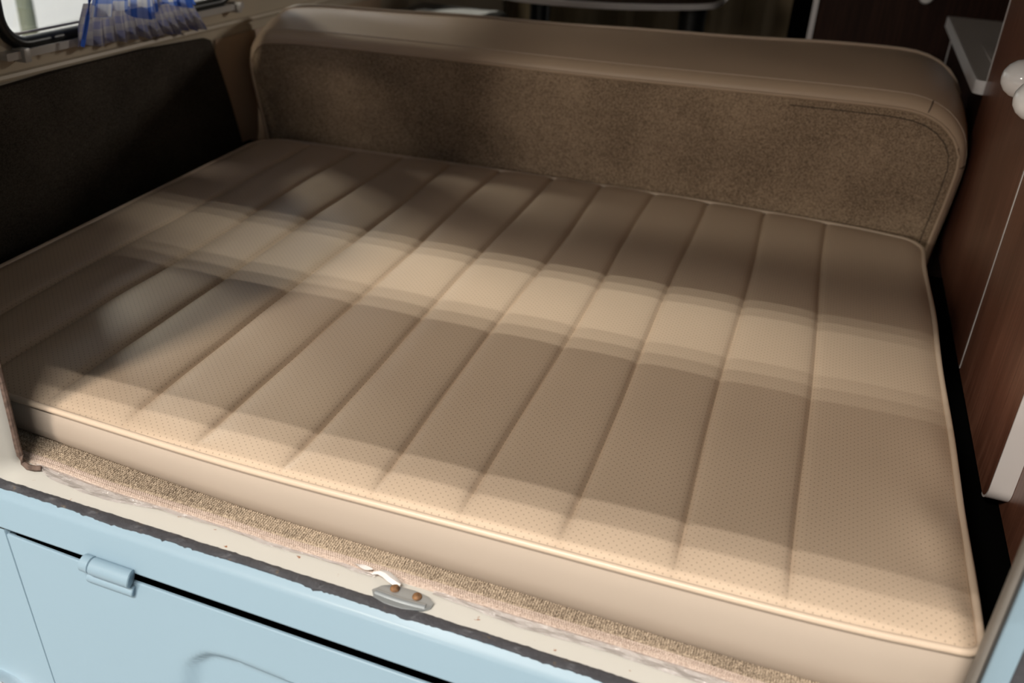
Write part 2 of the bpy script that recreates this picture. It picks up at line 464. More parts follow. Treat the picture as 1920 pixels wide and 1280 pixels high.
# raised tailgate (out of the frame, shades the bed; the lamp shines through its window)
hinge = Vector((0, -0.02, 0.845)); E1 = Vector((0, -0.220, 0.90)); E2 = Vector((0, -0.442, 0.99)); E3 = Vector((0, -0.726, 1.08))
def gate_piece(name, a, b, x0, x1, mt, parent, th=0.022, bev=0.004, taper=0.0):
    nrm = Vector((0, b.z-a.z, -(b.y-a.y))).normalized()
    if nrm.z < 0: nrm = -nrm
    P = [(x0, a.y, a.z), (x1, a.y, a.z), (x1-taper, b.y, b.z), (x0+taper*0.3, b.y, b.z)]
    return slab(name, P, nrm*th, mt, parent, bev)
dg = structure(thing('door_1', (0.65, -0.02, 0.845), '', '')); del dg['category']; del dg['label']
GX0, GX1 = 0.02, 1.34
WX0, WX1 = 0.32, 0.98
gate_piece('upper_panel', hinge, E1, GX0, GX1, M_BLUE, dg)
gate_piece('lower_panel', E2, E3, GX0, GX1, M_BLUE, dg, taper=0.20)
gate_piece('side_frame', E1, E2, GX0, WX0, M_BLUE, dg)
gate_piece('side_frame', E1, E2, WX1, GX1, M_BLUE, dg)
gate_piece('pane', E1+Vector((0, 0, 0.008)), E2+Vector((0, 0, 0.008)), WX0, WX1, M_GLASS, dg, 0.004, 0)

# hall lamp fitting that carries the three tubes
lf = thing('ceiling_light', (TUBE_X, TUBE_Y, TUBE_Z), 'triple fluorescent tube fitting hanging over the rear of the van', 'lamp')
box('housing', (TUBE_X-0.95, TUBE_Y-0.13, TUBE_Z), (TUBE_X+0.95, TUBE_Y+0.13, TUBE_Z+0.05), M_HALLWHITE, lf, 0.01)

# ---- painted rear body: sill, ledge, body panel, door pillars
XA, XB = -0.135, 1.42
xs = [XA + (XB-XA)*i/74 for i in range(75)]
body = structure(thing('wall_rear', (0.75, -0.09, -0.06), '', '')); del body['category']; del body['label']
def sill_pt(x, y, dz=0): return (x, y, SIL(x)+dz)
PIL_TOP = 0.62
def ring(xv, ys, r, dz, yv, n=80):
    """edge that comes down the left door pillar, turns the corner and runs along the sill"""
    P = []
    for k in range(9):
        z = PIL_TOP + (SIL(xv)+dz+r-PIL_TOP)*k/8
        P.append((xv, yv, z))
    for k in range(1, 9):
        a = math.radians(90*k/8)
        x = xv + r - r*math.cos(a)
        P.append((x, yv + (ys(x)-yv)*k/8, SIL(x)+dz+r - r*math.sin(a)))
    x0 = xv + r
    for i in range(1, n+1):
        x = x0 + (XB-x0)*i/n
        P.append((x, ys(x), SIL(x)+dz))
    return P
cream_in = lambda x: -0.030
cream_out = lambda x: -0.0715 - 0.004*max(0, x-0.6)
seal_out = lambda x: -0.0815 - 0.005*max(0, x-0.6) + 0.0010*math.sin(x*41)*math.sin(x*17+1)
R0 = ring(0.2865, cream_in, 0.012, -0.006, -0.0425)
R1 = ring(0.2860, lambda x: -0.040, 0.012, -0.0035, -0.0455)
R2 = ring(0.283, lambda x: -0.050, 0.016, -0.0015, -0.052)
R3 = ring(0.273, cream_out, 0.024, 0.0, -0.074)
grid('cream_sill', [R0, R1, R2, R3], M_CREAM, body)
cre_y = lambda x: -0.0885-0.004*(x-0.3)
cre_z = lambda x: -0.0500-0.037*(x-0.3)
gap_y = lambda x: -0.0992-0.006*(x-0.3)
gap_z = lambda x: -0.0795-0.0415*(x-0.3)
Ra = [(x, -0.0700, SIL(x)-0.0015) for x in xs]
Rb = [(x, -0.0815-0.004*max(0, x-0.6), SIL(x)-0.0005) for x in xs]
Rc = [(x, cre_y(x)+0.0035, cre_z(x)+0.0020) for x in xs]
Rd = [(x, cre_y(x), cre_z(x)-0.0008) for x in xs]
Re = [(x, cre_y(x)-0.0012, cre_z(x)-0.0035) for x in xs]
Rf = [(x, gap_y(x), gap_z(x)+0.0015) for x in xs]
Rg = [(x, gap_y(x)+0.0006, gap_z(x)-0.0002) for x in xs]
Rh = [(x, gap_y(x)+0.012, gap_z(x)+0.001) for x in xs]
grid('blue_ledge', [Ra, Rb, Rc, Rd, Re, Rf, Rg, Rh], M_BLUE, body)
# plane of the engine lid: origin O on the gap line, u along it, d down it, nrm outwards
O = Vector((0.310, -0.0993, -0.0815)); U = Vector((1, -0.006, -0.0415)).normalized()
Dn = Vector((0.0, -0.309, -0.951)); Dn = (Dn - U*Dn.dot(U)).normalized()
NR = U.cross(Dn).normalized()
if NR.y > 0: NR = -NR
def LP(s, d, h=0.0): return O + U*s + Dn*d + NR*h
seam_dir = 0.525  # metres along u per metre down
def seam_s(d): return 0.0 + seam_dir*d if d < 0.30 else seam_dir*0.30 + 0.45*(d-0.30)
# body panel left of the lid, down to the lid seam
rows = []
for k in range(13):
    d = -0.0005 + 0.46*k/12
    s1 = seam_s(max(d, 0)) - 0.0012
    rows.append([LP(-0.445+(s1+0.445)*q/6, d, 0.0) for q in range(7)] + [LP(s1+0.0007, d, -0.0014), LP(s1+0.0007, d, -0.012)])
grid('corner_panel', rows, M_BLUE, body)
# black sheet behind the lid gap, its colour stands for the shade inside
bm = bmesh.new(); add_slab(bm, [LP(-0.02, -0.03, -0.030), LP(1.1, -0.03, -0.030), LP(1.1, 0.5, -0.030), LP(-0.02, 0.5, -0.030)], NR*-0.01)
from_bm('gap_shade_sheet', bm, M_VOID, body)
# outer skin of the left body side below and above the windows
slab('side_skin', [(-0.1350, -0.10, -0.62), (-0.1350, 2.79, -0.62), (-0.1350, 2.79, 0.205), (-0.1350, -0.08, 0.235)], (0.008, 0, 0), M_BLUE, body, 0.002)
slab('side_skin', [(-0.1350, -0.08, 0.625), (-0.1350, 2.79, 0.625), (-0.1350, 2.79, 0.85), (-0.1350, -0.08, 0.85)], (0.008, 0, 0), M_BLUE, body, 0.002)
# rear corner posts of the body either side of the tailgate opening
slab('corner_post', [(-0.135, -0.082, -0.12), (0.262, -0.082, -0.12), (0.262, -0.082, 0.85), (-0.135, -0.082, 0.85)], (0, 0.008, 0), M_BLUE, body, 0.002)
slab('corner_post', [(1.300, -0.066, -0.16), (1.63, -0.066, -0.16), (1.63, -0.066, 0.85), (1.300, -0.066, 0.85)], (0, 0.008, 0), M_BLUE, body, 0.002)
# right door pillar strips
def vstrip(name, x0, x1, y0, y1, z0, z1, mt, parent, lean=0.0):
    P = [(x0, y0, z0), (x1, y1, z0), (x1+lean, y1, z1), (x0+lean, y0, z1)]
    return slab(name, P, (0, 0.012, 0), mt, parent, 0.0015)
vstrip('right_pillar_face', 1.1925, 1.2065, -0.052, -0.062, -0.16, 0.62, M_BLUE, body)

# ---- weatherstrip remains
rag = random.Random(3)
def ragged(P, amp, sgn):
    Q = []; v = 0.0
    for p in P:
        v = 0.62*v + rag.uniform(-1, 1)*amp
        spike = sgn*rag.uniform(0.6, 1.0)*amp*1.9 if rag.random() < 0.05 else 0.0
        Q.append((p[0], p[1]+v+spike, p[2]+0.0012))
    return Q
seal_o = ragged(ring(0.243, seal_out, 0.045, 0.0, -0.083, 420), 0.00055, -1)
seal_i = ragged(ring(0.273, cream_out, 0.024, 0.0, -0.074, 420), 0.00040, 1)
mid = [((a[0]+b[0])/2, (a[1]+b[1])/2, (a[2]+b[2])/2+0.0013+0.0006*math.sin(i*0.35)) for i, (a, b) in enumerate(zip(seal_o, seal_i))]
so2 = [(p[0], p[1]-0.0003, p[2]-0.004) for p in seal_o]; si2 = [(p[0], p[1]+0.0003, p[2]-0.003) for p in seal_i]
ws = grid('weatherstrip', [so2, seal_o, mid, seal_i, si2], M_SEAL)
tag(ws, 'ragged black rubber weatherstrip residue running along the cream sill', 'seal')
rs = thing('door_seal', (1.2, -0.06, -0.1), 'grey rubber seal with black outer strip on the right door pillar', 'seal')
vstrip('grey_lip', 1.1870, 1.1905, -0.046, -0.049, -0.16, 0.62, mat('grey_lip_rubber', (0.16, 0.145, 0.13, 1), 0.5), rs)
vstrip('dark_groove', 1.1903, 1.1930, -0.050, -0.050, -0.16, 0.62, mat('dark_lip_rubber', (0.03, 0.03, 0.03, 1), 0.5), rs)
vstrip('outer_black_strip', 1.2064, 1.30, -0.058, -0.07, -0.16, 0.62, M_SEAL, rs)  # wide black strip to the right of the blue pillar face

# ---- welt on the left pillar edge
wp = [(0.2875, -0.0425, 0.60-0.0775*k) for k in range(8)] + [(0.2875, -0.0425, 0.015), (0.2875, -0.0425, -0.008), (0.2880, -0.0430, -0.022), (0.2898, -0.0440, -0.0335), (0.2935, -0.0455, -0.0405), (0.2990, -0.0460, -0.0440), (0.306, -0.0445, -0.0450), (0.311, -0.0415, -0.0452)]
wt = tube('edge_welt', wp, 0.0031, M_BROWNWELT, None, 8)
tag(wt, 'brown rusty welt edging the left rear door pillar', 'trim')

# ================================================================== MATTRESS
NEAR = [(0.0, 0.035), (0.06, 0.016), (0.15, 0.007), (0.234, 0.002), (0.319, -0.003), (0.398, -0.008), (0.49, -0.0135), (0.583, -0.0158), (0.68, -0.0155), (0.78, -0.0155), (0.90, -0.0165), (1.025, -0.0170), (1.12, -0.0145), (1.18, -0.010), (1.20, -0.005)]
FAR = [(0.0, 0.905), (0.07, 0.914), (0.225, 0.921), (0.392, 0.932), (0.634, 0.942), (0.806, 0.946), (1.042, 0.938), (1.145, 0.928), (1.20, 0.91)]
def cubic(tab, x, w=0.05):   # smoothed table lookup
    return sum(interp(tab, x+d*w) for d in (-1, -0.5, 0, 0.5, 1))/5
def corner(x, r0, r1, x0=0.0, x1=1.2):
    if x < x0+r0: q = (x0+r0-x)/r0; return r0*(1-math.sqrt(max(0, 1-q*q)))
    if x > x1-r1: q = (x-(x1-r1))/r1; return r1*(1-math.sqrt(max(0, 1-q*q)))
    return 0.0
def ynear(x): return cubic(NEAR, x) + corner(x, 0.03, 0.014)
def yfar(x): return cubic(FAR, x) - corner(x, 0.055, 0.035)
def edge_wob(y): return 0.0025*math.sin(y*21+0.6)*smooth(0.3, 0.9, y)
SEAMS = [0.0, 0.104, 0.196, 0.2865, 0.384, 0.475, 0.572, 0.666, 0.757, 0.850, 0.951, 1.0505, 1.2]
mat_root = thing('mattress', (0.6, 0.45, SIL(0.6)), 'tan perforated vinyl bed mattress with stitched pleats filling the rear deck', 'mattress')
def top_z(x, y, u, ch):
    """u: 0..1 across the channel"""
    yn, yf = ynear(x), yfar(x)
    e = min(y-yn, yf-y)
    edge = min(1, max(0, e)/0.035); edge = math.sqrt(max(0, 1-(1-edge)**2))
    ex = min(x, 1.2-x); exf = min(1, ex/0.03); exf = math.sqrt(max(0, 1-(1-exf)**2))
    puff = (1-abs(2*u-1)**3.2)
    first = ch == 0; last = ch == len(SEAMS)-2
    amp = 0.0050 if not (first or last) else 0.0035
    near_fade = 0.12+0.88*smooth(0.0, 0.055, y-yn) ; far_fade = 0.35+0.65*smooth(0.0, 0.06, yf-y)
    z = 0.0075*edge*exf + amp*puff*near_fade*far_fade*(0.4+0.6*exf)
    z -= 0.0036*math.exp(-((u*(SEAMS[ch+1]-SEAMS[ch]))/0.0034)**2)*(0 if first else 1)*near_fade
    z -= 0.0036*math.exp(-(((1-u)*(SEAMS[ch+1]-SEAMS[ch]))/0.0034)**2)*(0 if last else 1)*near_fade
    z += 0.0017*ss_noise(x*1.1, y*1.3)*edge*exf
    z -= 0.006*smooth(0.22, 0.02, x)*smooth(0.18, 0.02, y)
    if last:   # slack wrinkles beside the right border
        z += 0.0028*math.sin(y*44+2*math.sin(y*9))*smooth(1.12, 1.185, x)*smooth(0.45, 0.2, y)*exf
    return z - 0.002
NY = 110
for ch in range(len(SEAMS)-1):
    a, b = SEAMS[ch], SEAMS[ch+1]
    nx = 22 if ch not in (0, len(SEAMS)-2) else 26
    rows = []
    for j in range(NY+1):
        t = j/NY; t = t + 0.10*math.sin(2*math.pi*t)*-0.9/ (2*math.pi)*6*0.25
        row = []
        for i in range(nx+1):
            u = i/nx
            u = 0.5-0.5*math.cos(math.pi*u)
            x = a+(b-a)*u
            yn, yf = ynear(x), yfar(x)
            y = yn + (yf-yn)*t
            w0 = 0 if ch == 0 else 0.0022*math.sin(y*9+ch*2.1)
            w1_ = 0 if ch == len(SEAMS)-2 else 0.0022*math.sin(y*9+(ch+1)*2.1)
            xx = x + w0 + (w1_-w0)*u
            row.append((xx, y, top_z(x, y, u, ch)))
        rows.append(row)
    grid('pleat', rows, M_PERF, mat_root)
# outline loop (counter-clockwise from the near-left corner)
def loop_pts(off=0.0, n=150):
    P = []
    for i in range(n+1):
        t = i/n; x = 1.2*(0.5-0.5*math.cos(math.pi*t)); P.append((x, ynear(x)))
    for i in range(n-1, -1, -1):
        pass
    ya, yb = ynear(1.2), yfar(1.2)
    for i in range(1, 60): 
        y = ya+(yb-ya)*i/60; P.append((1.2+edge_wob(y), y))
    for i in range(n+1):
        t = 1-i/n; x = 1.2*(0.5-0.5*math.cos(math.pi*t)); P.append((x, yfar(x)))
    ya, yb = yfar(0.0), ynear(0.0)
    for i in range(1, 60): P.append((0.0, ya+(yb-ya)*i/60))
    return P
LOOP = loop_pts()
cx, cy = 0.6, 0.45
def inset(p, d):
    i = LOOP.index(p)
    a = Vector(LOOP[i-2]); b = Vector(LOOP[(i+2) % len(LOOP)]); t = (b-a)
    if t.length < 1e-7: return p
    t.normalize(); nrm = Vector((t.y, -t.x))
    return (p[0]+nrm.x*d, p[1]+nrm.y*d)
pipe_pts = []
for p in LOOP:
    q = inset(p, 0.0012)
    pz = 0.0005 - 0.006*smooth(0.22, 0.02, p[0])*smooth(0.18, 0.02, p[1]) + 0.0015*math.sin(p[1]*25)*smooth(1.19, 1.2, p[0])
    if not pipe_pts or (Vector((q[0], q[1], pz))-Vector(pipe_pts[-1])).length > 0.003: pipe_pts.append((q[0], q[1], pz))
tube('piping', pipe_pts, 0.0036, M_PIPE, mat_root, 10, True)
def below(fr, bulge): 
    out = []
    for p in LOOP:
        q = inset(p, bulge); zb = SIL(p[0])
        pz = -0.0015 - 0.006*smooth(0.22, 0.02, p[0])*smooth(0.18, 0.02, p[1])
        out.append((q[0], q[1], pz+(zb-pz)*fr))
    return out
grid('side_band', [below(0, -0.001), below(0.10, 0.0018), below(0.3, 0.0036), below(0.6, 0.0040), below(0.85, 0.0018), below(1.0, -0.003), below(1.0, -0.03)], M_VINYL_DIM, mat_root, True)

# ================================================================== CARPET LIP under the mattress
cm = thing('carpet_mat', (0.7, -0.02, SIL(0.7)-0.004), 'strip of tan looped carpet with braided edge showing under the mattress', 'carpet')
xs2 = [0.20+(1.19-0.20)*i/120 for i in range(121)]
lipw = lambda x: -0.0280 + 0.0022*math.sin(x*9+0.4) + (0.004*smooth(0.40, 0.30, x)) - 0.003*smooth(0.5, 0.6, x)*smooth(1.0, 0.8, x)
grid('backing', [[(x, 0.10, SIL(x)-0.003) for x in xs2], [(x, 0.0, SIL(x)-0.0010) for x in xs2], [(x, lipw(x), SIL(x)-0.0010) for x in xs2], [(x, lipw(x)-0.001, SIL(x)-0.0042) for x in xs2]], M_LOOP, cm)
bm = bmesh.new()
def add_tuft(bm, c, a, b, h, rot, n=6):
    ca, sa = math.cos(rot), math.sin(rot); rings = []
    for r, zz in ((1.0, 0.0), (0.8, 0.6), (0.35, 0.95)):
        rings.append([bm.verts.new((c[0]+(a*r*math.cos(2*math.pi*k/n))*ca-(b*r*math.sin(2*math.pi*k/n))*sa,
                                    c[1]+(a*r*math.cos(2*math.pi*k/n))*sa+(b*r*math.sin(2*math.pi*k/n))*ca, c[2]+h*zz)) for k in range(n)])
    for p, q in zip(rings[:-1], rings[1:]):
        for k in range(n): bm.faces.new((p[k], p[(k+1) % n], q[(k+1) % n], q[k]))
    bm.faces.new(rings[-1])
x = 0.23
while x < 1.188:
    y = 0.004
    while y > lipw(x)+0.001:
        xx = x+random.uniform(-0.0004, 0.0004)
        add_tuft(bm, (xx, y+random.uniform(-0.0003, 0.0003), SIL(xx)-0.0012), 0.00115, 0.0017, 0.0018+random.uniform(-0.0004, 0.0004), random.uniform(-0.3, 0.3), 5)
        y -= 0.0028
    x += 0.0024
o = from_bm('loop_pile', bm, M_LOOP, cm, True, False); o['kind'] = 'stuff'
bm = bmesh.new()
x = 0.25
while x < 1.19:
    for r in range(5):
        y = lipw(x) - 0.0012 - 0.0022*r
        add_tuft(bm, (x + (0.0011 if r % 2 else 0), y, SIL(x)-0.0016-0.0004*r*r*0.5), 0.0014, 0.0009, 0.0016, 0.6 if r % 2 else -0.6, 5)
    x += 0.0023
o = from_bm('braided_edge', bm, M_BRAID, cm, True, False); o['kind'] = 'stuff'
grid('edge_tape', [[(x, lipw(x), SIL(x)-0.0014) for x in xs2], [(x, lipw(x)-0.0112, SIL(x)-0.0030) for x in xs2], [(x, lipw(x)-0.0116, SIL(x)-0.0055) for x in xs2]], M_BRAID, cm)

# ---- crinkled film strips
def film(x0, x1, wid, label, n=110):
    rows = []
    for q in range(6):
        row = []
        for i in range(n+1):
            x = x0+(x1-x0)*i/n
            w = wid(x); y = lipw(x)-0.0122 - w*q/5
            z = SIL(x) - 0.0004 + 0.0010*math.sin(x*130+q*1.1)*math.sin(x*61+q*2.3)*(1 if q else 0.3) + 0.0010*math.sin(q*1.9)
            row.append((x, y, z))
        rows.append(row)
    o = grid('plastic_film', rows, M_FILM)
    return tag(o, label, 'film')
film(0.302, 0.688, lambda x: 0.0025+0.010*smooth(0.30, 0.33, x)*smooth(0.47, 0.40, x)+0.002*math.sin(x*30)**2, 'crinkled clear plastic film tucked along the left half of the sill')
film(0.745, 1.12, lambda x: 0.004+0.008*smooth(0.76, 0.84, x)+0.0015*math.sin(x*26), 'crinkled clear plastic film right of the grey lock plate')

# ---- lock plate with two rusty screws
LZ = SIL(0.722)
lk = thing('lock_plate', (0.722, -0.062, LZ), 'small grey metal lock plate with two rusty screws set in the sill', 'lock')
pl_out = [(0.6935, -0.0645), (0.700, -0.0560), (0.708, -0.0515), (0.730, -0.0505), (0.745, -0.0530), (0.7515, -0.0580), (0.7510, -0.0650), (0.746, -0.0705), (0.728, -0.0755), (0.710, -0.0760), (0.699, -0.0725)]
bm = bmesh.new(); add_slab(bm, [(x, y, SIL(x)+0.0002) for x, y in pl_out], (0, 0, 0.0022), 0.0009, 2)
from_bm('plate', bm, M_GREYMETAL, lk)
tube('pressed_rib', [(0.698+0.0485*k/8, -0.0655-0.0015*math.sin(math.pi*k/8), SIL(0.70)+0.0022-0.0016*k/8) for k in range(9)], 0.0034, M_GREYMETAL, lk, 10, squash=0.7)
for sx_, sy_ in ((0.7125, -0.0560), (0.7350, -0.0575)):
    lathe('screw', (sx_, sy_, SIL(sx_)+0.0018), (0, -0.15, 1), [(0.0046, 0), (0.0046, 0.0012), (0.0040, 0.0024), (0.0022, 0.0033), (0.0002, 0.0036)], M_RUST, lk, 16)
# white scrap of tape beside it
tp = []
for i, (x, y, w, dz) in enumerate([(0.6855, -0.0440, 0.0022, 0.002), (0.692, -0.0425, 0.0040, 0.0045), (0.698, -0.0445, 0.0046, 0.006), (0.705, -0.0478, 0.0048, 0.0058), (0.711, -0.0500, 0.0042, 0.0052), (0.716, -0.0508, 0.0018, 0.004)]):
    z = SIL(x)+dz
    tp.append([(x-w*0.3, y-w, z-0.001), (x, y-w*0.3, z+0.0012), (x+w*0.2, y+w*0.5, z+0.0002), (x+w*0.3, y+w, z-0.0014)])
o = grid('tape_scrap', tp, M_TAPE); tag(o, 'torn white tape scrap curling above the lock plate', 'tape')
o = grid('tape_scrap', [[(x, -0.0405-0.0045*math.sin(math.pi*min(1, (x-0.662)/0.024))*q/2, SIL(x)+0.003+0.001*math.sin(x*300+q)) for q in range(3)] for x in [0.662+0.0035*k for k in range(7)]], M_TAPE)
tag(o, 'thin white tape sliver under the carpet edge left of the curled scrap', 'tape')

# ================================================================== ENGINE LID
lid = thing('engine_lid', tuple(LP(0.45, 0.25, 0)), 'pale blue painted engine lid with hinge below the cream sill', 'lid')
def recess(s, d):
    """pressed hollow in the lid; its upper rim is an arch that slopes off to the right"""
    rim = 0.055 - 0.010*math.sin(min(1, max(0, (s-0.212)/0.06))*math.pi/2) + 0.16*max(0, s-0.265)*0.25
    rim += 2.6*max(0, 0.240-s)**1.35
    inside = smooth(rim-0.0005, rim+0.010, d)*smooth(0.213, 0.233, s)*smooth(0.62, 0.58, s)
    return -0.010*inside
rows = []
ND, NS = 120, 170
S_END = 0.95
for j in range(ND+1):
    d = 0.0040 + 0.44*(j/ND)**1.25
    s0 = seam_s(d)+0.0012
    row = [LP(s0-0.0008, d, -0.010), LP(s0-0.0008, d, -0.0020), LP(s0-0.0003, d, -0.0006)]
    for i in range(NS+1):
        s = s0 + (S_END-s0)*(i/NS)
        row.append(LP(s, d+(0.0036*min(1, max(0, s)/0.15)+0.001*min(1, max(0, s)/0.5))*(1-j/ND), recess(s, d)))
    rows.append(row)
def lift(row, h, dd): return [p + NR*h + Dn*dd for p in row]
lip1 = lift(rows[0], -0.0013, -0.0012); lip2 = lift(rows[0], -0.0032, -0.0012)
lip0 = lift(rows[0], -0.0005, -0.0008)
grid('lid_panel', [lip2, lip1, lip0]+rows, M_BLUE, lid)
# hinge: two knuckles and the leaf below
def prism_bar(name, s0, s1, d0, h0, r, parent, slant=0.0, n=14, half=1.0):
    bm = bmesh.new(); rowsb = []
    for s in (s0, s0+0.0008, s1-0.0008, s1):
        rr = r*(0.86 if s in (s0, s1) else 1.0)
        sh = slant if s > (s0+s1)/2 else 0.0
        rowsb.append([LP(s+sh*math.sin(2*math.pi*k/n), d0+rr*math.cos(2*math.pi*k/n), h0+rr*math.sin(2*math.pi*k/n)*half) for k in range(n)])
    V = add_grid(bm, rowsb, True); bm.faces.new(V[0][::-1]); bm.faces.new(V[-1])
    return from_bm(name, bm, M_BLUE, parent)
hg = bpy.data.objects.new('hinge', None); C.objects.link(hg); hg.parent = lid; hg.location = (0, 0, 0)
prism_bar('knuckle', 0.098, 0.1085, 0.0012, 0.0055, 0.0086, hg)
prism_bar('knuckle', 0.1092, 0.153, 0.0014, 0.0060, 0.0088, hg, 0.002)
prism_bar('leaf', 0.103, 0.1545, 0.0160, 0.0010, 0.0056, hg, 0.001, 12)
# ---- tail light at the corner
TC = LP(0.012, 0.262, 0)
tl = thing('tail_light', tuple(TC), 'chrome rimmed tail light at the lower left corner', 'lamp')
def oval(a, b, h, n=40): return [TC + U*(a*math.cos(2*math.pi*k/n)) + Dn*(b*math.sin(2*math.pi*k/n)) + NR*h for k in range(n)]
grid('chrome_rim', [oval(0.088, 0.110, 0.0), oval(0.088, 0.110, 0.010), oval(0.084, 0.106, 0.017), oval(0.076, 0.098, 0.019), oval(0.070, 0.092, 0.016)], M_CHROME, tl, True)
grid('lens', [oval(0.071, 0.093, 0.014), oval(0.064, 0.085, 0.026), oval(0.045, 0.060, 0.033), oval(0.02, 0.03, 0.036), oval(0.001, 0.001, 0.0365)], M_RED, tl, True)

# ================================================================== BENCH SEAT (seen from behind)
CP = [(-0.016, -0.09), (-0.019, -0.02), (-0.034, 0.06), (-0.043, 0.11), (-0.042, 0.135), (-0.034, 0.153), (-0.018, 0.165), (0.01, 0.1705), (0.062, 0.1745), (0.319, 0.181), (0.614, 0.1855), (0.884, 0.1925), (1.02, 0.196), (1.115, 0.197), (1.150, 0.194), (1.180, 0.184), (1.203, 0.167), (1.218, 0.146), (1.225, 0.12), (1.224, 0.09), (1.220, 0.04), (1.2145, -0.014), (1.210, -0.09)]
def spline(P, n):
    P = [Vector(p) for p in P]; out = []
    L = [0]
    for a, b in zip(P[:-1], P[1:]): L.append(L[-1]+(b-a).length)
    for k in range(n+1):
        s = L[-1]*k/n; i = 0
        while i < len(P)-2 and s > L[i+1]: i += 1
        t = (s-L[i])/(L[i+1]-L[i])
        p0 = P[max(0, i-1)]; p1 = P[i]; p2 = P[i+1]; p3 = P[min(len(P)-1, i+2)]
        l = (p2-p1).length
        m1 = (p2-p0)*(l/max(1e-6, (p2-p0).length)); m2 = (p3-p1)*(l/max(1e-6, (p3-p1).length))
        t2, t3 = t*t, t*t*t
        out.append(p1*(2*t3-3*t2+1) + m1*(t3-2*t2+t) + p2*(-2*t3+3*t2) + m2*(t3-t2))
    return out
OUT = spline(CP, 220)
def onorm(i):
    a = OUT[max(0, i-2)]; b = OUT[min(len(OUT)-1, i+2)]; t = (b-a).normalized()
    return Vector((-t.y, t.x))
YB = 0.957
bench = thing('bench_seat', (0.6, 1.06, -0.10), 'beige vinyl bench seat back with brown carpeted rear face behind the mattress', 'seat')
def bring(y, side, top, yaw=0.0, i0=0, i1=None):
    R_ = []
    for i in range(i0, (i1 or len(OUT)-1)+1):
        p = OUT[i]; nv = onorm(i); up = max(0, nv.y)**1.5
        off = side+(top-side)*up
        wob = 0.0008*math.sin(p.x*19+y*40)*up*smooth(0.97, 1.0, y)
        q = p + nv*(off+wob)
        R_.append((q.x, y + yaw*(q.x-0.6), q.y))
    return R_
# carpet face: concentric rings towards the centre line (slightly padded)
rows = []
for k, sc in enumerate((0.0, 0.003, 0.009, 0.016)):
    rows.append(bring(YB-[0.0, 0.0015, 0.002, 0.002][k], -sc, -sc))
bm = bmesh.new(); V = add_grid(bm, rows)
bm.faces.new(V[-1])
bmesh.ops.triangulate(bm, faces=[f for f in bm.faces if len(f.verts) > 4])
from_bm('back_panel', bm, M_BACKCARPET, bench)
tube('welt', [(p[0], p[1], p[2]) for p in bring(YB-0.0010, 0.0022, 0.0022)][::2], 0.0026, M_SEATV, bench, 8)
ST = [Vector((p.x, p.y)) + onorm(i)*-0.012 for i, p in enumerate(OUT) if p.x > 0.95]
tube('stitch_line', [(p.x, YB-0.0016, p.y) for p in ST[::3]], 0.0011, mat('dark_thread', (0.09, 0.065, 0.045, 1), 0.9), bench, 6)
rows = [bring(YB, 0.001, 0.001), bring(YB-0.0005, 0.004, 0.005), bring(YB+0.003, 0.009, 0.014), bring(YB+0.010, 0.012, 0.021), bring(YB+0.016, 0.013, 0.0235)]
grid('front_border', rows, M_SEATV, bench)
rows = [bring(YB+0.016, 0.013, 0.0235), bring(YB+0.0185, 0.0135, 0.0245), bring(YB+0.034, 0.015, 0.031), bring(YB+0.065, 0.016, 0.040, 0.02), bring(YB+0.10, 0.016, 0.0455, 0.05), bring(YB+0.14, 0.015, 0.049, 0.08), bring(YB+0.175, 0.013, 0.0505, 0.11), bring(YB+0.190, 0.006, 0.046, 0.12), bring(YB+0.196, -0.004, 0.035, 0.12), bring(YB+0.196, -0.10, -0.10, 0.12)]
grid('top_cover', rows, M_SEATV, bench)
tube('piping', bring(YB+0.016, 0.0131, 0.0236)[::2], 0.0013, M_PIPE, bench, 6)
tube('rear_piping', bring(YB+0.178, 0.0135, 0.0515, 0.11)[10:-10:2], 0.0034, M_PIPE, bench, 8)
# corner patch seams on the right and left shoulder
def dart(i): 
    a = bring(YB, 0.002, 0.002)[i]; b = bring(YB+0.003, 0.0095, 0.0145)[i]; c = bring(YB+0.010, 0.0125, 0.0215)[i]; d = bring(YB+0.016, 0.0135, 0.024)[i]
    return [a, b, c, d]
def near_i(x, z): return min(range(len(OUT)), key=lambda i: (OUT[i].x-x)**2+(OUT[i].y-z)**2)
for x, z in ((1.165, 0.190), (1.225, 0.115), (-0.043, 0.115)):
    tube('dart_seam', dart(near_i(x, z)), 0.0011, mat('dark_seam', (0.10, 0.07, 0.05, 1), 0.8), bench, 6)

# ================================================================== LEFT SIDE: fabric panel, rail, curtain
sp = slab('side_panel', [(-0.074, 0.03, 0.206), (-0.074, 0.395, 0.2005), (-0.074, 0.532, 0.2015), (-0.074, 0.68, 0.1975), (-0.074, 0.862, 0.1865), (-0.074, 0.876, 0.1815), (-0.074, 0.915, 0.07), (-0.074, 0.962, -0.07), (-0.074, 0.03, -0.07)], (-0.014, 0, 0), M_BLACKFAB, None, 0.004, 3)
tag(sp, 'dark woven fabric side panel under the left window', 'panel')
cr = thing('curtain_rail', (-0.08, 0.69, 0.232), 'thin grey metal curtain rail under the left side window', 'rail')
def rail_pt(y, dz=0): return (-0.082, y, 0.2440-0.019*(y-0.4)+dz)
bm = bmesh.new()
P = [(0.405, 0.0), (0.985, 0.0)]
ra, rb = rail_pt(0.398), rail_pt(0.988)
add_slab(bm, [(-0.0885, ra[1], ra[2]), (-0.072, ra[1], ra[2]), (-0.072, ra[1], ra[2]-0.0105), (-0.0885, ra[1], ra[2]-0.0105)], (0, rb[1]-ra[1], rb[2]-ra[2]), 0.002, 2)
from_bm('rail', bm, M_STEEL, cr)
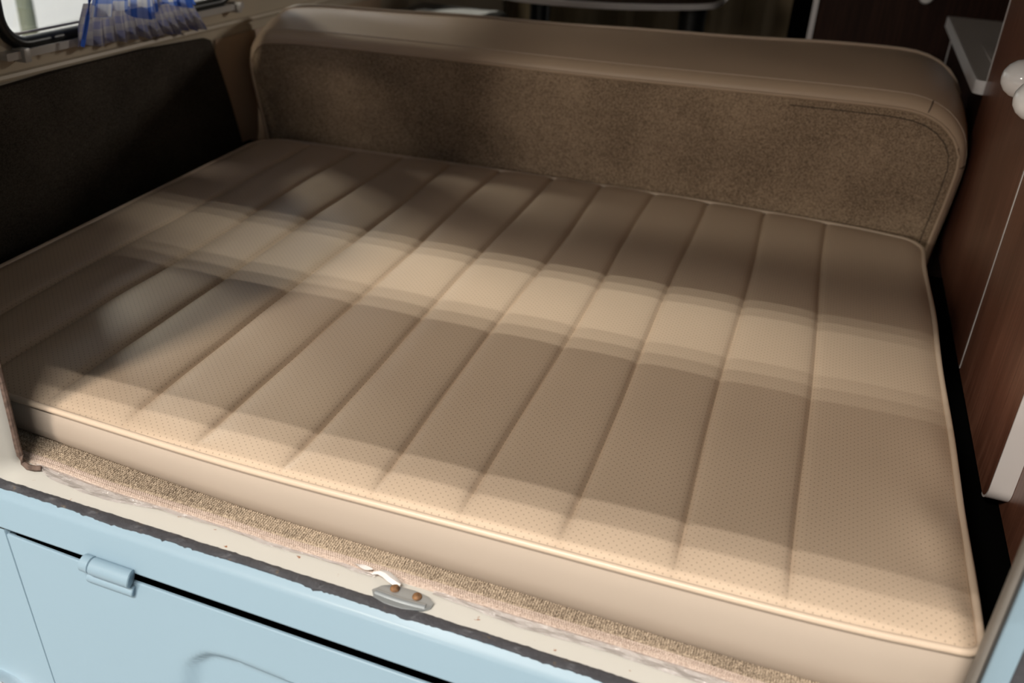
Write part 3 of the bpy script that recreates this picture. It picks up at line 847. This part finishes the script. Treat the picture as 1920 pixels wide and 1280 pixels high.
for yy in (0.43, 0.965):
    q = rail_pt(yy)
    box('bracket', (-0.0885, yy-0.006, q[2]-0.016), (-0.066, yy+0.006, q[2]+0.003), M_STEEL, cr, 0.0015)

cu = thing('curtain', (-0.06, 0.66, 0.215), 'blue and white checked cotton curtain with a gathered ruffle at the left window', 'curtain')
def cloth(name, ytab_l, ytab_r, ztop, zbot, amp, nf, xoff, mt, ph, scale):
    ny, nz = 170, 44
    bm = bmesh.new(); uvl = bm.loops.layers.uv.new('UVMap'); rowsv = []; uvs = {}
    for j in range(nz+1):
        t = j/nz; row = []
        for i in range(ny+1):
            u = i/ny
            zb = zbot(u); zt = ztop(u) if callable(ztop) else ztop
            z = zt + (zb-zt)*t
            yl, yr = interp(ytab_l, -z), interp(ytab_r, -z)
            y = yl+(yr-yl)*u
            w = 0.35+0.65*t
            fold = math.sin(2*math.pi*(nf*u+0.35*math.sin(5*u+ph)+0.06*math.sin(t*5+u*9)) + ph)
            fold2 = math.sin(2*math.pi*nf*2.3*u+ph*2+t*2)
            x = xoff + amp*w*(fold+0.35*fold2)
            y += amp*0.5*w*math.cos(2*math.pi*nf*u+ph)
            v = bm.verts.new((x, y, z)); row.append(v); uvs[v] = (u*scale, z)
        rowsv.append(row)
    for a, b in zip(rowsv[:-1], rowsv[1:]):
        for i in range(ny):
            f = bm.faces.new((a[i], a[i+1], b[i+1], b[i]))
            for l in f.loops: l[uvl].uv = uvs[l.vert]
    o = from_bm(name, bm, mt, cu, True)
    return o
YL = [(-0.62, 0.555), (-0.36, 0.57), (-0.30, 0.552), (-0.26, 0.533), (-0.225, 0.522)]
YR = [(-0.62, 0.79), (-0.36, 0.78), (-0.30, 0.79), (-0.26, 0.803), (-0.205, 0.835)]
hem = lambda u: 0.283 - 0.020*u - 0.016*abs(math.sin(u*math.pi*2.6+0.5)) + 0.006*math.sin(u*9)
bot = lambda u: 0.232 - 0.022*u + 0.002*math.sin(u*31)
cloth('upper_cloth', YL, YR, 0.60, hem, 0.0085, 6, -0.050, M_GING, 0.4, 0.52)
cloth('ruffle', YL, YR, lambda u: 0.291-0.020*u, bot, 0.0065, 12, -0.060, M_RUFFLE, 1.3, 0.70)
tube('hem_cord', [(-0.047, 0.516+0.0, 0.236), (-0.045, 0.524, 0.256), (-0.046, 0.535, 0.275), (-0.048, 0.548, 0.30), (-0.05, 0.552, 0.36)], 0.003, mat('blue_binding', (0.03, 0.12, 0.62, 1), 0.8), cu, 8)
# post standing outside the window
po = thing('post', (-1.5, 1.92, -0.90), 'blurred grey green post standing outside the left window', 'post')
lathe('shaft', (-1.5, 1.925, -0.90), (0, 0, 1), [(0.026, 0), (0.026, 0.9), (0.026, 2.4)], M_POST, po, 20)
lathe('foot', (-1.5, 1.925, -0.90), (0, 0, 1), [(0.09, 0), (0.09, 0.012), (0.028, 0.03)], M_POST, po, 20)

# ================================================================== RIGHT SIDE: tall cabinet
XC = 1.25
def ZF(x): return SIL(x)
cab = thing('storage_cabinet', (1.40, 0.66, -0.08), 'tall dark walnut storage cabinet with white edging right of the mattress', 'cabinet')
ZB = -0.0610
box('carcass', (1.2735, 0.0, SIL(1.30)), (1.57, 1.056, 0.78), M_WOOD, cab)
dr = box('door', (XC, 0.6165, ZB), (XC+0.022, 1.066, 0.78), M_WOOD, cab)
# white edge strips of the far door
box('edge_strip', (XC-0.0006, 0.6130, ZB+0.002), (XC+0.022, 0.6166, 0.78), M_WHITE, dr)
box('edge_strip', (XC-0.0006, 1.0660, 0.222), (XC+0.022, 1.0715, 0.78), M_WHITE, dr)
def knob(c, parent):
    lathe('knob', c, (-1, 0, 0), [(0.009, -0.030), (0.009, -0.021), (0.0145, -0.0190), (0.0200, -0.0125), (0.0230, -0.003), (0.0230, 0.003), (0.0208, 0.0100), (0.0155, 0.0172), (0.008, 0.0220), (0.001, 0.0232)], M_KNOB, parent, 32)
knob((1.222, 0.647, 0.322), dr)
# near door with rounded lower corner and thick white edge
def corner_outline(x, y0, y1, z0, z1, r, n=10):
    P = [(x, y1, z0), (x, y1, z1), (x, y0, z1)]
    for k in range(n+1):
        a = math.radians(180+90*k/n)
        P.append((x, y0+r+r*math.cos(a), z0+r+r*math.sin(a)))
    return P
dn = slab('door', corner_outline(XC, 0.3015, 0.6118, ZB, 0.78, 0.020), (0.0225, 0, 0), M_WOOD, cab)
band_o = corner_outline(XC-0.0004, 0.3000, 0.6118, ZB-0.0012, 0.78, 0.0213)[2:]
band = [[(XC-0.0004, p[1], p[2]) for p in band_o], [(XC+0.0232, p[1], p[2]) for p in band_o]]
inn = corner_outline(XC, 0.3022, 0.6118, ZB+0.001, 0.78, 0.020)[2:]
grid('edge_strip', [[(XC-0.0004, p[1], p[2]) for p in inn]]+band+[[(XC+0.0232, p[1], p[2]) for p in inn]], M_WHITE, dn)
knob((1.222, 0.537, 0.321), dn)

# ---- kitchen counter beyond it
kc = thing('kitchen_counter', (1.40, 1.38, -0.60), 'low kitchen counter with grey top and white edge beyond the tall cabinet', 'counter')
def zc(y): return 0.2325+0.010*(y-1.07)
bm = bmesh.new()
ct = [(1.56, 1.073), (1.56, 1.71), (1.236, 1.71), (1.236, 1.085)] + [(1.248-0.012*math.cos(math.radians(a)), 1.085-0.012*math.sin(math.radians(a))) for a in (20, 45, 70, 90)]
add_slab(bm, [(x, y, zc(y)) for x, y in ct], (0, 0, -0.004))
top = from_bm('counter_top', bm, M_GREYTOP, kc)
edge = ct[1:]
edge = [(1.56, 1.711)] + [(1.2345, 1.7115)] + [(1.2345, 1.40), (1.2345, 1.085)] + [(1.248-0.0135*math.cos(math.radians(a)), 1.085-0.0135*math.sin(math.radians(a))) for a in (20, 45, 70, 90)] + [(1.262, 1.0715)]
bm = bmesh.new()
rowsE = [[(x, y, zc(y)-0.0005) for x, y in edge], [(x, y, zc(y)+0.0005) for x, y in edge]]
ein = [(x+0.005 if x < 1.3 else x, min(y, 1.706) if y > 1.2 else max(y, 1.0765), zc(y)+0.0006) for x, y in edge]
add_grid(bm, [[(x, y, zc(y)-0.021) for x, y in edge], [(x, y, zc(y)-0.0008) for x, y in edge], [(x+0.001, y, zc(y)+0.0007) for x, y in edge], ein])
from_bm('edge_band', bm, M_WHITE, kc)
box('sink_lid', (1.275, 1.12, 0.2335), (1.54, 1.45, 0.2365), M_GREYTOP, kc, 0.001)
box('sink_lid_edge', (1.262, 1.116, 0.2332), (1.54, 1.1195, 0.2362), M_WHITE, kc)
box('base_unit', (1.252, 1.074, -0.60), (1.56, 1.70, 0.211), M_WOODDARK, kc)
box('edge_strip', (1.2505, 1.675, -0.60), (1.2545, 1.684, 0.211), M_WHITE, kc)

# ---- dark cupboard further forward
fc = thing('cupboard', (1.10, 1.95, -0.64), 'dark brown cupboard with white edge at the front of the cabin', 'cupboard')
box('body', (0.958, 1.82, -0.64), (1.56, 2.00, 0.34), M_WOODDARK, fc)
box('edge_strip', (0.9465, 1.815, -0.64), (0.9585, 2.00, 0.34), M_WHITE, fc)
box('door', (0.966, 1.806, -0.60), (1.40, 1.8195, 0.33), M_WOODDARK, fc, 0.002)
lathe('knob', (1.189, 1.790, 0.2655), (0, -1, 0), [(0.006, -0.018), (0.006, -0.008), (0.013, -0.007), (0.0165, 0.0), (0.0130, 0.0090), (0.005, 0.0125), (0.001, 0.013)], M_KNOB, fc, 24)
dk = box('privacy_screen', (0.900, 1.812, -0.64), (0.9455, 1.86, 0.34), M_VOID)
tag(dk, 'narrow black upright screen beside the dark cupboard', 'screen')

# ---- folding table in the cabin
tb = thing('dining_table', (0.52, 1.95, -0.64), 'dark topped cabin table with rounded white edge behind the bench seat', 'table')
TO = [(0.203, 1.549), (0.29, 1.522), (0.392, 1.522), (0.52, 1.558), (0.60, 1.603), (0.664, 1.650), (0.705, 1.688), (0.727, 1.722), (0.738, 1.775), (0.738, 2.35), (0.203, 2.35)]
TS = spline(TO[:9], 60); TS = [(p.x, p.y) for p in TS] + TO[9:]
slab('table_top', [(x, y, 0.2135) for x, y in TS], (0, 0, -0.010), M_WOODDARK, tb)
bm = bmesh.new(); cxm, cym = 0.42, 2.0
def io(x, y, k): return (x+(cxm-x)*k, y+(cym-y)*k)
add_grid(bm, [[(*io(x, y, 0.006), 0.2000) for x, y in TS], [(*io(x, y, -0.004), 0.2012) for x, y in TS], [(*io(x, y, -0.006), 0.2075) for x, y in TS], [(*io(x, y, -0.004), 0.2130) for x, y in TS], [(*io(x, y, 0.006), 0.2142) for x, y in TS]], True)
from_bm('white_edge', bm, M_WHITE, tb)
lathe('leg', (0.672, 1.78, -0.64), (0, 0, 1), [(0.10, 0), (0.10, 0.012), (0.033, 0.03), (0.033, 0.80), (0.035, 0.838)], M_RUBBER, tb, 20)
lathe('leg', (0.262, 1.86, -0.64), (0, 0, 1), [(0.055, 0), (0.055, 0.012), (0.027, 0.03), (0.027, 0.80), (0.035, 0.838)], M_RUBBER, tb, 20)

# ---- low dark cushion with a sheet of paper, forward of the bench
cb = thing('seat_box', (0.09, 1.62, -0.64), 'dark cushioned seat box in the cabin behind the bench seat', 'seat')
box('base', (-0.06, 1.45, -0.64), (0.19, 1.80, 0.02), M_DARK, cb, 0.006)
box('cushion', (-0.065, 1.44, 0.021), (0.197, 1.81, 0.128), mat('dark_brown_cushion', (0.035, 0.026, 0.018, 1), 0.9), cb, 0.02, 3)
pp = grid('paper', [[(0.0+0.19*i/8, 1.60+0.10*j/4+0.03*i/8, 0.1305+0.012*(i/8)**2+0.003*math.sin(i*0.9+j)) for j in range(5)] for i in range(9)], M_PAPER)
tag(pp, 'white sheet of paper on the dark seat box behind the bench seat', 'paper')
# ---- drab curtain across the front of the cabin
bm = bmesh.new(); rows = []
for j in range(10):
    z = -0.62 + 1.40*j/9
    rows.append([(-0.08+1.02*i/160, 2.62+0.016*math.sin(i*0.27+0.8*math.sin(i*0.09))+0.003*math.sin(i*0.9), z) for i in range(161)])
fcu = grid('cabin_curtain', rows, mat('olive_brown_cloth', (0.20, 0.155, 0.095, 1), 0.9))
tag(fcu, 'olive brown curtain closing off the front of the cabin', 'curtain')
